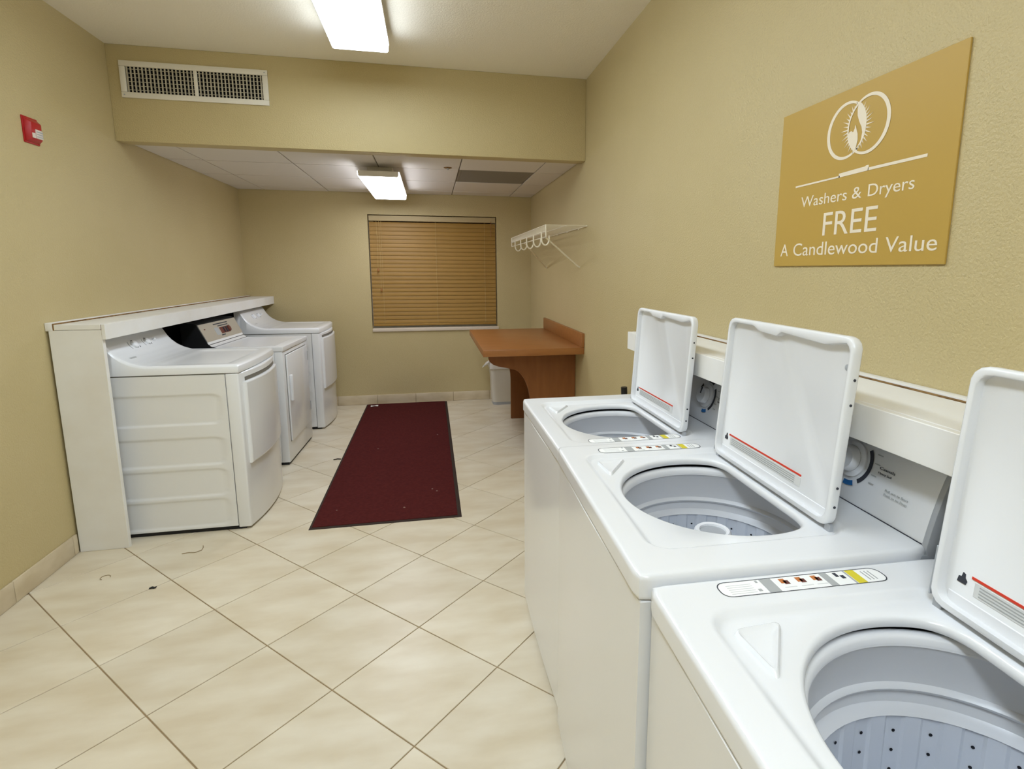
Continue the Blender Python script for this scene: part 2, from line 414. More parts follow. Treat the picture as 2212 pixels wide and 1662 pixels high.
for x in (-bw + 0.12, 0.0 + 0.02, bw - 0.12):
    MB().tube([(x, -0.0155, -0.06), (x, -0.0155, zb - 0.006)], 0.0011, 5).build('ladder_cord', 'cord', t)
for x, ln in ((-bw + 0.075, 0.55), (-bw + 0.10, 0.76)):
    MB().tube([(x, -0.034, -0.05), (x + 0.003, -0.034, -ln * 0.5), (x, -0.034, -ln)], 0.0013, 5).build('tilt_cord', 'cord', t)
    MB().lathe([(0.002, 0), (0.006, -0.008), (0.009, -0.034), (0.004, -0.038)], 10, x, -0.034, True, True).xf(Matrix.Translation((0, 0, -ln))).build('tassel', 'wood', t)
MB().tube([(bw - 0.05, -0.033, -0.05), (bw - 0.05, -0.033, -0.21)], 0.003, 6).build('lift_cord', 'wood_dark', t)

# ------------------------------------------------------------------ wire shelf
t = thing('wire_shelf', 'white wire shelf with hanging loops braced on the right wall', 'shelf', (XR, 4.84, 1.765))
SY0, SY1, SXF = -1.02, 0.62, -0.305
m = MB()
k = SY0
while k <= SY1 + 1e-6:
    m.tube([(-0.004, k, 0), (SXF, k, 0), (SXF - 0.001, k, -0.045)], 0.0021, 4); k += 0.0254
o = m.build('deck_wires', 'shelf_wire', t, smooth=0); o['kind'] = 'stuff'
for n_, (x, z, r) in {'back_rod': (-0.006, -0.004, 0.003), 'middle_rod': (-0.16, -0.004, 0.003), 'front_rod': (SXF, 0.0, 0.0036), 'lip_rod': (SXF - 0.001, -0.045, 0.0036)}.items():
    MB().tube([(x, SY0 - 0.003, z), (x, SY1 + 0.003, z)], r, 8).build(n_, 'shelf_wire', t)
MB().tube([(SXF, SY0 - 0.001, 0.0), (SXF + 0.002, SY0 - 0.001, -0.082)], 0.005, 8).build('end_post', 'shelf_wire', t)
MB().tube([(SXF, SY1, 0.0), (SXF + 0.002, SY1, -0.082)], 0.005, 8).build('end_post', 'shelf_wire', t)
MB().tube([(SXF + 0.002, SY0, -0.082), (SXF + 0.002, SY1, -0.082)], 0.0036, 8).build('hanging_rail', 'shelf_wire', t)
for k in range(5):
    y0 = -0.99 + k * 0.305
    p = []
    for a in range(0, 13):
        th = math.pi * (a / 12); p.append((SXF + 0.004 - 0.028 * math.cos(th), y0, -0.092 - 0.046 * math.sin(th)))
    p = [(p[0][0], y0, -0.048)] + p + [(p[-1][0], y0, -0.070)]
    MB().tube(p, 0.0055, 7).build('hanger_loop', 'shelf_wire', t)
for yt, yf in ((SY0 + 0.02, -0.83), (-0.13, 0.36)):
    MB().tube([(SXF + 0.004, yt, -0.085), (-0.02, yf, -0.282), (-0.001, yf, -0.292)], 0.0062, 8).build('brace', 'shelf_wire', t)
for y in (-0.8, -0.45, -0.1, 0.25, 0.55):
    MB().box(-0.014, 0, y - 0.008, y + 0.008, -0.014, 0.006).build('wall_clip', 'shelf_wire', t, bevel=0.002)

# ------------------------------------------------------------------ folding table
t = thing('folding_table', 'orange brown laminate folding table with splashback on the right wall', 'table', (XR, 4.52, 0))
TZ = 0.885; TY0, TY1 = -0.66, 0.74
MB().box(-0.752, -0.0005, TY0, TY1, TZ - 0.052, TZ).build('table_top', 'wood', t, bevel=0.004)
MB().box(-0.024, -0.0006, TY0 - 0.001, TY1, TZ + 0.0005, TZ + 0.105).build('splashback', 'wood', t, bevel=0.002)
def bracket():
    p = [(-0.003, TZ - 0.0525), (-0.690, TZ - 0.0525), (-0.690, TZ - 0.105), (-0.680, TZ - 0.128), (-0.655, TZ - 0.150), (-0.615, TZ - 0.166), (-0.565, TZ - 0.176), (-0.520, TZ - 0.188)]
    for k in range(1, 9):
        a = math.radians(90 * k / 8); p.append((-0.520 + 0.155 * math.sin(a), TZ - 0.188 - 0.30 * (1 - math.cos(a))))
    p += [(-0.365, 0.0), (-0.003, 0.0)]
    return p
for y in (-0.42, 0.66):
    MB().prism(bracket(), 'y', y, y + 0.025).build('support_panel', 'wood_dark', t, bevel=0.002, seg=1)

# ------------------------------------------------------------------ waste bin
t = thing('waste_bin', 'white plastic waste bin under the folding table by the window wall', 'waste bin', (0.765, 5.86, 0))
def binring(s, z, k=0.0): return [(x, y, z) for x, y in rr_pts(-0.145 * s - k, 0.145 * s + k, -0.105 * s - k, 0.105 * s + k, 0.045, 6)]
MB().loft([binring(0.93, 0.03), binring(0.96, 0.05), binring(1.10, 0.44), binring(1.10, 0.445), binring(1.06, 0.445), binring(0.92, 0.06)], True, True).build('bucket', 'bin_plastic', t)
MB().loft([binring(0.92, 0.0), binring(0.92, 0.03)]).build('base', 'plastic_grey', t)
MB().loft([binring(1.14, 0.40, 0.002), binring(1.135, 0.43, 0.004), binring(1.13, 0.456, 0.004), binring(1.09, 0.46), binring(1.05, 0.45), binring(0.94, 0.32)], False, False).build('bag_liner', 'bag_plastic', t)
m = MB(); rr_ = random.Random(3)
def tuft(i, j):
    a = 2 * math.pi * i; r = 0.022 + 0.020 * math.sin(j * math.pi) + 0.006 * math.sin(5 * a + j * 4)
    return (-0.175 - 0.055 * j + r * math.cos(a) * 0.6, -0.05 + r * math.sin(a), 0.455 + 0.02 * j - 0.05 * j * j + r * math.cos(a) * 0.7)
m.grid(20, 8, tuft).build('bag_tuft', 'bag_plastic', t)

# ------------------------------------------------------------------ floor mat and litter
t = thing('floor_mat', 'long dark red carpet runner mat with black rubber edge', 'floor mat', (-0.288, 4.555, 0))
mw, ml = 0.429, 1.478
def q_ring(dx, dy, z): return [(x, y, z) for x, y in ((-mw + dx, -ml + dy), (mw - dx, -ml + dy), (mw - dx, ml - dy), (-mw + dx, ml - dy))]
MB().loft([q_ring(0, 0, 0.0005), q_ring(0.001, 0.001, 0.0025), q_ring(0.012, 0.012, 0.004)]).build('rubber_border', 'mat_rubber', t, smooth=0)
MB().box(-mw + 0.014, mw - 0.024, -ml + 0.022, ml - 0.014, 0.002, 0.0075).build('carpet_pile', 'mat_carpet', t, bevel=0.002)
sc = MB().grid(5, 4, lambda a, b: (a * 0.075, b * 0.04 + 0.008 * a, 0.001 + 0.006 * math.sin(3 * a + 2 * b) ** 2)).build('paper_scrap', 'paper')
sc.location = (-0.665, 5.90, 0.0082); tag(sc, 'small crumpled white paper scrap on the far end of the red mat', 'paper scrap')
for x, y, r in ((-0.20, 3.26, 0.007), (-0.03, 3.52, 0.006), (0.0, 3.48, 0.0065), (-0.60, 3.30, 0.005), (-0.46, 4.45, 0.006), (0.02, 4.75, 0.006)):
    o = MB().lathe([(r, 0), (r * 0.8, r * 0.5), (r * 0.3, r * 0.7)], 7, cap0=True, cap1=True).build('lint_speck', 'lint')
    o.location = (x, y, 0.0078); o.scale = (1, 0.7, 1); tag(o, 'tiny pale lint speck lying on the dark red mat', 'lint', 'lint specks on the red mat')
o = MB().tube([(0, 0, 0.004), (0.03, 0.012, 0.005), (0.055, 0.004, 0.004)], 0.004, 6).build('lint_clump', 'mat_rubber')
o.location = (-0.775, 4.26, 0); tag(o, 'dark lint clump on the floor against the long side of the mat', 'lint')
def strand(name, pts, r, loc, label, m_='scuff'):
    o = MB().tube([(x, y, r) for x, y in pts], r, 5).build(name, m_); o.location = (*loc, 0); tag(o, label, 'lint')
strand('thread', [(0, 0), (0.03, 0.006), (0.06, 0.0), (0.085, 0.02), (0.082, 0.05), (0.074, 0.07)], 0.0022, (-1.30, 2.93), 'short bent brown thread on the tiles before the nearest dryer')
strand('thread', [(0.02 * math.cos(a * 0.55), 0.02 * math.sin(a * 0.55)) for a in range(9)], 0.0016, (-1.56, 2.76), 'tiny curled thread ring on the tiles near the left ledge end')
o = MB().grid(3, 3, lambda a, b: (a * 0.028, b * 0.016, 0.001 + 0.004 * math.sin(5 * a + 3 * b) ** 2)).build('debris_chip', 'black_plastic')
o.location = (-1.31, 2.61, 0); tag(o, 'tiny black chip lying on the pale floor tiles', 'debris')

# ------------------------------------------------------------------ white ledges that hide the hoses
def ledge(name, label, xw, s, y0, y1, end_y, dark):
    """xw wall plane, s = +1 when the ledge grows towards +x, end_y list of (y, thickness) end panels"""
    t = thing(name, label, 'ledge', (xw, (y0 + y1) / 2, 0))
    hy = (y1 - y0) / 2; zt = 1.183; d = 0.256
    bx = lambda a, b, ya, yb_, za, zb_: MB().box(*sorted((s * a, s * b)), ya, yb_, za, zb_)
    bx(0.001, 0.030, -hy, hy, zt - 0.03, zt + (0.010 if dark else 0.006)).build('wall_strip', 'ledge_white', t, bevel=0.002)
    g = 0.038 if dark else 0.0410
    bx(0.0305, g - 0.0005, -hy + (0.004 if dark else 0), hy, zt - 0.03, zt + (0.006 if dark else 0.002)).build('gap_filler', 'caulk_brown', t, smooth=0)
    bx(g, d - 0.0195, -hy, hy, zt - 0.026, zt).build('top_board', 'ledge_white', t, bevel=0.0015, seg=1)
    bx(d - 0.0194, d - 0.0171, -hy + 0.002, hy - 0.002, zt - 0.03, zt - 0.0012).build('joint_line', 'print_brown', t, smooth=0)
    bx(d - 0.017, d, -hy - 0.001, hy, zt - 0.076, zt).build('fascia_board', 'ledge_white', t, bevel=0.0015, seg=1)
    for y, th, dep in end_y:
        p = bx(0.012, dep, y - (y0 + y1) / 2, y + th - (y0 + y1) / 2, 0.0, zt - 0.0275)
        p.build('end_panel', 'ledge_white', t, bevel=0.0015, seg=1)
    bx(0.0125, 0.020, -hy + 0.03, hy - 0.03, 0.10, zt - 0.028).build('back_panel', 'gap_black' if dark else 'ledge_white', t, smooth=0)  # left one coloured black to stand in for the deep dark between dryers
    return t
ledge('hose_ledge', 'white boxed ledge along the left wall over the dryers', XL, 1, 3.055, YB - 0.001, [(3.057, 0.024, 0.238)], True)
ledge('hose_ledge', 'white boxed ledge along the right wall behind the washers', XR, -1, -0.75, 2.275, [(2.248, 0.022, 0.225), (-0.745, 0.022, 0.225)], False)
o = MB().tube([(0, 0, 0.002), (0, 0, 0.5), (0.004, 0.0, 0.73), (0.0, 0, 0.795)], 0.018, 12).build('hose_end', 'black_plastic')
o.location = (1.062, 2.875, 0); tag(o, 'black rubber drain hose end poking up behind the far washer', 'hose')

# ------------------------------------------------------------------ washers
DZ = 0.93
ANG = [2 * math.pi * k / 160 for k in range(160)]
HCX, HR, HINGE = 0.320, 0.222, 0.438
def smax(a, b, k):
    h = max(k - abs(a - b), 0) / k; return max(a, b) + h * h * k / 4
def hole_sd(x, y): return smax(math.hypot(x - HCX, y) - HR, x - (HINGE - 0.007), 0.045)

def flat_on(m, pts, z, th=0.0004): return m.prism(pts, 'z', z, z + th)
def rect(x0, x1, y0, y1): return [(x0, y0), (x1, y0), (x1, y1), (x0, y1)]

def washer(label, fx, y_far, y_near, dz, rot, label_side, lid_lean):
    Wd = y_far - y_near; hw = Wd / 2
    t = thing('washing_machine', label, 'washing machine', (fx, (y_far + y_near) / 2, 0), rot, 'top load washers along the right wall')
    ZS = dz - 0.045
    # cabinet with a slightly bowed front
    front = [(-0.006 * (1 - (2 * k / 16 - 1) ** 2) + 0.0075, -hw + 0.004 + (Wd - 0.008) * k / 16) for k in range(17)]
    out = [(0.655, -hw + 0.004)] + front + [(0.655, hw - 0.004)]
    inn = lambda d: [(min(max(x, -1) + (d if x < 0.3 else -d), 0.655 - d), y * (1 - d / hw)) for x, y in out]
    O = lambda p_, z_: [(x, y, z_) for x, y in p_]
    MB().loft([O(inn(0.004), 0.022), O(out, 0.026), O(out, ZS - 0.006), O(inn(0.002), ZS - 0.004), O(inn(0.012), ZS - 0.004), O(inn(0.012), 0.06)], True, True).build('cabinet', 'enamel_side', t, smooth=40)
    MB().loft([O(inn(0.008), ZS - 0.006), O(inn(0.008), ZS + 0.001), O(inn(0.014), ZS + 0.001), O(inn(0.014), ZS - 0.006)], False, False).build('seam_gasket', 'seam', t, smooth=0)
    for x in (0.05, 0.61):
        for y in (-hw + 0.05, hw - 0.05):
            MB().lathe([(0.02, 0), (0.02, 0.012), (0.012, 0.014), (0.012, 0.03)], 12, x, y, True, True).build('foot', 'black_plastic', t)
    # deck, built as rings between the tub opening and the outer edge
    rec = lambda o: (lambda x, y: sd_rr(x, y, 0.074 - o, HINGE + 0.022 + o, -hw + 0.098 - o, hw - 0.098 + o, 0.03 + o))
    ext = lambda o: (lambda x, y: sd_rr(x, y, 0.0 + o, 0.60 - o, -hw + o, hw - o, (0.016 if x < 0.3 else 0.062) - o * 0.8))
    hol = lambda o: (lambda x, y: hole_sd(x, y) - o)
    rings = []
    for fn, z in ((hol(0.012), -0.030), (hol(0.002), -0.030), (hol(0.0), -0.026), (hol(0.001), -0.018), (hol(0.004), -0.0140), (hol(0.008), -0.0125),
                  (rec(-0.004), -0.012), (rec(0.0), -0.0117), (rec(0.006), -0.0095), (rec(0.013), -0.0025), (rec(0.018), -0.0003), (rec(0.022), 0.0),
                  (ext(0.013), 0.0), (ext(0.009), 0.0), (ext(0.0048), -0.0008), (ext(0.0018), -0.0032), (ext(0.0002), -0.0075), (ext(0.0), -0.0105), (ext(0.0), -0.038), (ext(0.0), -0.041), (ext(0.002), -0.045), (ext(0.03), -0.045)):
        rings.append([(x, y, dz + z) for x, y in ray_ring(HCX - 0.02, 0, fn, ANG)])
    MB().loft(rings, False, False).build('top_deck', 'enamel', t, smooth=50)
    MB().box(0.50, 0.658, -hw + 0.002, hw - 0.002, ZS + 0.002, dz - 0.014).build('rear_skirt', 'plastic_grey', t, bevel=0.006)
    # tub
    P = lambda pr, n=72, **k: MB().lathe([(r, dz + z) for r, z in pr], n, HCX, 0, **k)
    P([(0.262, -0.034), (0.262, -0.085), (0.232, -0.086)]).build('gap_shade_band', 'dark_void', t)  # black band added to give the shade in the gap below the deck
    P([(0.242, -0.058), (0.240, -0.045), (0.232, -0.039), (0.223, -0.039), (0.2165, -0.045), (0.217, -0.058)]).build('tub_ring', 'plastic_white', t, smooth=60)
    P([(0.2165, -0.054), (0.2205, -0.059), (0.224, -0.126), (0.219, -0.129), (0.216, -0.133), (0.218, -0.138), (0.2235, -0.141), (0.222, -0.160), (0.215, -0.167), (0.2035, -0.170)]).build('basket_rim', 'basket', t, smooth=40)
    N = 288
    def ribs(a, z):
        q = (a / (2 * math.pi) * 24) % 1.0
        return -0.0035 if 0.42 < q < 0.92 else 0.0
    bk = P([(0.209, -0.1705), (0.206, -0.40), (0.19, -0.425), (0.05, -0.43)], N, rf=ribs, cap1=True).build('basket_wall', 'basket_low', t, smooth=30)
    m = MB()
    for k in range(24):
        a = 2 * math.pi * (k + 0.2) / 24
        for zz in range(4):
            for da in ((0.0,) if zz % 2 == 0 else (0.0,)):
                r = 0.2078 - 0.000014 * zz * 30; z = dz - 0.200 - 0.035 * zz
                cx, cy = HCX + r * math.cos(a + da), r * math.sin(a + da)
                ux, uy = -math.sin(a), math.cos(a)
                pts = [(cx + ux * 0.0026 * math.cos(h), cy + uy * 0.0026 * math.cos(h), z + 0.0026 * math.sin(h)) for h in [math.pi * i / 4 for i in range(8)]]
                o_ = [(x - math.cos(a) * 0.0008, y - math.sin(a) * 0.0008, z_) for x, y, z_ in pts]
                m.loft([pts, o_])
    pf = m.build('drain_holes', 'dark_void', bk, smooth=0); pf['kind'] = 'stuff'
    P([(0.075, -0.428), (0.06, -0.40), (0.045, -0.33), (0.046, -0.13), (0.0435, -0.117), (0.039, -0.113), (0.032, -0.115), (0.0305, -0.121)], 40, cap1=False).build('agitator', 'plastic_white', t, smooth=45)
    P([(0.0305, -0.1212), (0.0305, -0.1195), (0.01, -0.1185)], 32, cap0=True, cap1=True).build('agitator_cap', 'plastic_grey', t)
    # bleach dispenser in the far front corner of the recess
    dx, dy = 0.126, hw - 0.150
    tri = [(-0.036, 0.026), (0.040, 0.032), (-0.026, -0.066)]
    def tri_ring(s, z):
        pts = []
        for k in range(3):
            a, b, c = Vector(tri[k - 1]), Vector(tri[k]), Vector(tri[(k + 1) % 3])
            p0 = b + (a - b).normalized() * 0.014; p1 = b + (c - b).normalized() * 0.014
            for q in range(5):
                u = q / 4; pt = p0 * (1 - u) ** 2 + b * 2 * u * (1 - u) + p1 * u * u
                ctr = Vector((-0.010, -0.004)); pt = ctr + (pt - ctr) * s
                pts.append((dx + pt.x, dy + pt.y, dz - 0.012 + z))
        return pts
    MB().loft([tri_ring(1.16, -0.0004), tri_ring(1.08, 0.0050), tri_ring(1.0, 0.0068), tri_ring(0.92, 0.0050), tri_ring(0.70, 0.0008)], True, True).build('bleach_dispenser', 'enamel', t, smooth=60)
    # instruction label on the deck
    ly = (hw - label_side) if label_side > 0 else (-hw - label_side)
    lx0, lx1, lh = 0.110, 0.418, 0.021
    z0 = dz + 0.0001
    lb = flat_on(MB(), [(x, ly + y) for x, y in rr_pts(lx0, lx1, -lh, lh, 0.017)], z0).build('instruction_label', 'label_white', t, smooth=0)
    m = MB(); a_, b_ = rr_pts(lx0, lx1, -lh, lh, 0.017), rr_pts(lx0 + 0.002, lx1 - 0.002, -lh + 0.0018, lh - 0.0018, 0.0155)
    n = len(a_); z1 = z0 + 0.0006
    m.add([(x, ly + y, z1) for x, y in a_] + [(x, ly + y, z1) for x, y in b_], [(i, (i + 1) % n, n + (i + 1) % n, n + i) for i in range(n)])
    m.build('label_outline', 'print_dark', lb, smooth=0)
    def blk(nm, mt, u0, u1, v0=-0.92, v1=0.92):
        flat_on(MB(), rect(lx0 + u0 * (lx1 - lx0), lx0 + u1 * (lx1 - lx0), ly + v0 * lh, ly + v1 * lh), z0 + 0.0004, 0.0003).build(nm, mt, lb, smooth=0)
    blk('grey_block', 'print_grey', 0.265, 0.335); blk('grey_block', 'print_grey', 0.635, 0.680)
    blk('yellow_block', 'print_yellow', 0.800, 0.855); blk('grey_stripe', 'print_grey', 0.785, 0.797)
    for u in (0.375, 0.475, 0.57): 
        blk('picture_print', 'print_orange', u, u + 0.032, 0.10, 0.70); blk('picture_print', 'print_brown', u + 0.018, u + 0.048, -0.05, 0.45)
    blk('picture_print', 'print_dark', 0.715, 0.735, 0.2, 0.75); blk('picture_print', 'print_dark', 0.742, 0.765, -0.1, 0.35)
    blk('picture_print', 'print_grey', 0.215, 0.235, -0.6, -0.3); blk('picture_print', 'print_grey', 0.235, 0.248, 0.5, 0.8)
    for k in range(5): blk('text_line', 'print_lightgrey', 0.055, 0.20, -0.66 + k * 0.27, -0.60 + k * 0.27)
    for u in (0.372, 0.472, 0.567): blk('text_line', 'print_lightgrey', u, u + 0.07, -0.5, -0.42)
    for k in range(3): blk('text_line', 'print_grey', 0.885 + 0.022 * k, 0.892 + 0.022 * k, -0.6, 0.6)
    # lid, standing open
    lw, lh_ = 0.241, 0.388
    oc, ov = 0.0, lh_ * 0.5
    A2 = [2 * math.pi * (k + 0.5) / 176 for k in range(176)]
    def extra(u):
        s = (lw - u) / (2 * lw)
        if s < 0.26: return 0.0
        if s < 0.31: return 0.011 * (s - 0.26) / 0.05
        if s < 0.47: return 0.011 + 0.004 * (s - 0.31) / 0.16
        if s < 0.505: return 0.015 - 0.011 * (s - 0.47) / 0.035
        if s < 0.82: return 0.004 + 0.008 * (s - 0.505) / 0.315
        return max(0.0, 0.012 - 0.012 * (s - 0.82) / 0.14)
    outr = lambda o: (lambda u, v: sd_rr(u, v, -lw + o, lw - o, o, lh_ - o, 0.026 - o))
    def innr(o):
        def f_(u, v):
            return max(sd_rr(u, v, -lw + o, lw - o, 0.012, lh_ - o, 0.022), v - (lh_ - o - extra(u)))
        return f_
    lr = []
    for fn, tt in ((outr(0.004), 0.0), (outr(0.001), -0.0015), (outr(0.0), -0.004), (outr(0.0), -0.016), (outr(0.0015), -0.0195), (outr(0.004), -0.021),
                   (innr(0.0105), -0.021), (innr(0.012), -0.0195), (innr(0.0125), -0.006), (innr(0.014), -0.005)):
        lr.append([(tt, u, v) for u, v in ray_ring(oc, ov, fn, A2, 0.6)])
    LM = Matrix.Translation((HINGE + 0.019, 0, dz - 0.004)) @ Matrix.Rotation(math.radians(lid_lean), 4, 'Y')
    lid = MB().loft(lr).xf(LM).build('lid', 'enamel', t, smooth=50)
    L = lambda m_: m_.xf(LM)
    L(MB().box(-0.0075, -0.005, -lw + 0.020, lw - 0.020, 0.004, 0.030)).build('lid_sill', 'plastic_white', lid, bevel=0.001, seg=1)
    L(MB().box(-0.0058, -0.0045, lw - 0.365, lw - 0.058, 0.040, 0.062)).build('warning_label', 'print_lightgrey', lid, smooth=0)
    L(MB().box(-0.0062, -0.0050, lw - 0.365, lw - 0.052, 0.0648, 0.0686)).build('red_line', 'print_red', lid, smooth=0)
    for k in range(4):
        L(MB().box(-0.0062, -0.0050, lw - 0.345, lw - 0.066, 0.043 + 0.0047 * k, 0.0449 + 0.0047 * k)).build('text_line', 'print_grey', lid, smooth=0)
    icon = [(0, 0), (0.014, 0), (0.0155, 0.006), (0.012, 0.010), (0.0115, 0.016), (0.0075, 0.0175), (0.006, 0.010), (0.0015, 0.009)]
    L(MB().prism([(lw - 0.030 - x, 0.050 + y) for x, y in icon], 'x', -0.0062, -0.005)).build('warning_icon', 'print_dark', lid, smooth=0)
    for side, v in ((-1, 0.045), (-1, 0.085), (-1, 0.255), (-1, 0.305)):
        L(MB().lathe([(0.0028, 0), (0.0028, 0.0012)], 8, cap0=True, cap1=True).xf(Matrix.Translation((-0.010, side * lw, v)) @ Matrix.Rotation(math.radians(90), 4, 'X'))).build('rivet', 'print_dark', lid, smooth=0)
    L(MB().lathe([(0.007, 0), (0.0065, 0.004), (0.003, 0.005)], 14, cap0=True, cap1=True).xf(Matrix.Translation((-0.005, -lw + 0.026, lh_ - 0.062)) @ Matrix.Rotation(math.radians(-90), 4, 'Y'))).build('rubber_bumper', 'plastic_grey', lid)
    L(MB().box(-0.019, -0.003, lw - 0.0004, lw + 0.0022, 0.008, 0.092)).build('hinge_plate', 'plastic_grey', lid, bevel=0.001, seg=1)
    for y in (-lw + 0.01, lw - 0.01):
        L(MB().box(-0.012, -0.002, y - 0.008, y + 0.008, -0.010, 0.006)).build('hinge', 'plastic_grey', lid, bevel=0.001, seg=1)
    # console
    prof = [(0.568, -0.004), (0.5695, 0.006), (0.574, 0.028), (0.582, 0.062), (0.592, 0.098), (0.602, 0.128), (0.612, 0.148), (0.626, 0.160), (0.645, 0.164), (0.665, 0.162), (0.665, -0.10), (0.60, -0.10)]
    prof = [(x, dz + z) for x, z in prof]
    MB().prism(prof, 'y', -hw + 0.016, hw - 0.016).build('console', 'enamel', t, smooth=35)
    pe = [(x - 0.003 if i < 8 else x, z + (0.002 if 6 < i < 10 else 0)) for i, (x, z) in enumerate(prof)]
    for s in (-1, 1):
        MB().prism(pe, 'y', *sorted((s * (hw - 0.016), s * (hw - 0.003)))).build('console_end', 'plastic_grey', t, bevel=0.003, smooth=40)
    MB().box(0.5665, 0.5705, -hw + 0.017, hw - 0.017, dz - 0.0005, dz + 0.0012).build('console_seam', 'print_dark', t, smooth=0)
    # dial and its printed scale, lying on the sloping face
    def on_face(y, z):
        nrm = Vector((-0.962, 0, 0.272)); xx = 0.582 + (z - 0.062) * 0.277 
        yv = Vector((0, -1, 0)); uv = nrm.cross(yv) * 1.0
        return Matrix(((yv.x, uv.x, nrm.x, xx - 0.0009), (yv.y, uv.y, nrm.y, y), (yv.z, uv.z, nrm.z, dz + z), (0, 0, 0, 1)))
    FM = on_face(-0.115, 0.092)
    def arc(r0, r1, a0, a1, z=0.0006):
        n_ = 18; m_ = MB()
        p = [(r1 * math.cos(math.radians(a0 + (a1 - a0) * k / n_)), r1 * math.sin(math.radians(a0 + (a1 - a0) * k / n_))) for k in range(n_ + 1)]
        p += [(r0 * math.cos(math.radians(a1 - (a1 - a0) * k / n_)), r0 * math.sin(math.radians(a1 - (a1 - a0) * k / n_))) for k in range(n_ + 1)]
        return m_.prism(p, 'z', z, z + 0.0006)
    dial = MB().lathe([(0.041, 0.0), (0.041, 0.004), (0.038, 0.006), (0.030, 0.007), (0.029, 0.022), (0.026, 0.026), (0.010, 0.027)], 40, cap0=True, cap1=True).xf(FM).build('dial', 'plastic_white', t, smooth=40)
    MB().box(-0.003, 0.003, 0.004, 0.027, 0.0262, 0.0285).xf(FM).build('dial_pointer', 'print_dark', dial, smooth=0)
    arc(0.028, 0.0305, 0, 359.9, 0.0075).xf(FM).build('dial_ring', 'print_grey', dial, smooth=0)
    arc(0.049, 0.058, -52, 38).xf(FM).build('dial_scale', 'print_dark', t, smooth=0)
    arc(0.049, 0.058, 62, 100).xf(FM).build('dial_scale', 'print_dark', t, smooth=0)
    arc(0.049, 0.060, -94, -66).xf(FM).build('dial_scale', 'print_blue', t, smooth=0)
    arc(0.049, 0.058, 140, 215).xf(FM).build('dial_scale', 'print_dark', t, smooth=0)
    for tx, ty, wd, hh_ in ((0.078, 0.004, 0.040, 0.0058), (0.078, -0.006, 0.034, 0.0044)):
        text_mesh('Casuals' if ty > 0 else 'Heavy Soil', tx, tx + wd, ty, hh_).xf(FM @ Matrix.Translation((0, 0, 0.0008))).build('console_print', 'print_dark', t, smooth=0)
    for s_, ty in (('Pull out to Start', -0.034), ('Push in to Stop', -0.043)):
        text_mesh(s_, 0.108, 0.166, ty, 0.0046).xf(FM @ Matrix.Translation((0, 0, 0.0008))).build('console_print', 'print_grey', t, smooth=0)
    for a in (30, 10, -14, -32):
        ca, sa = math.cos(math.radians(a)), math.sin(math.radians(a))
        MB().box(0.062, 0.076, -0.0012, 0.0012, 0.0006, 0.0011).xf(FM @ Matrix.Translation((0.0, 0.062 * sa, 0))).build('scale_mark', 'print_grey', t, smooth=0)
    return t

washer('white top load washer with open lid between two others', 0.3375, 1.494, 0.794, 0.940, math.radians(-1.8), 0.060, 4.0)
washer('white top load washer with open lid at the far end by the wooden table', 0.362, 2.196, 1.498, 0.919, 0.0, -0.085, 3.5)
washer('white top load washer with open lid at the row end away from the table', 0.332, 0.789, 0.091, 0.927, math.radians(-1.8), 0.036, 4.0)

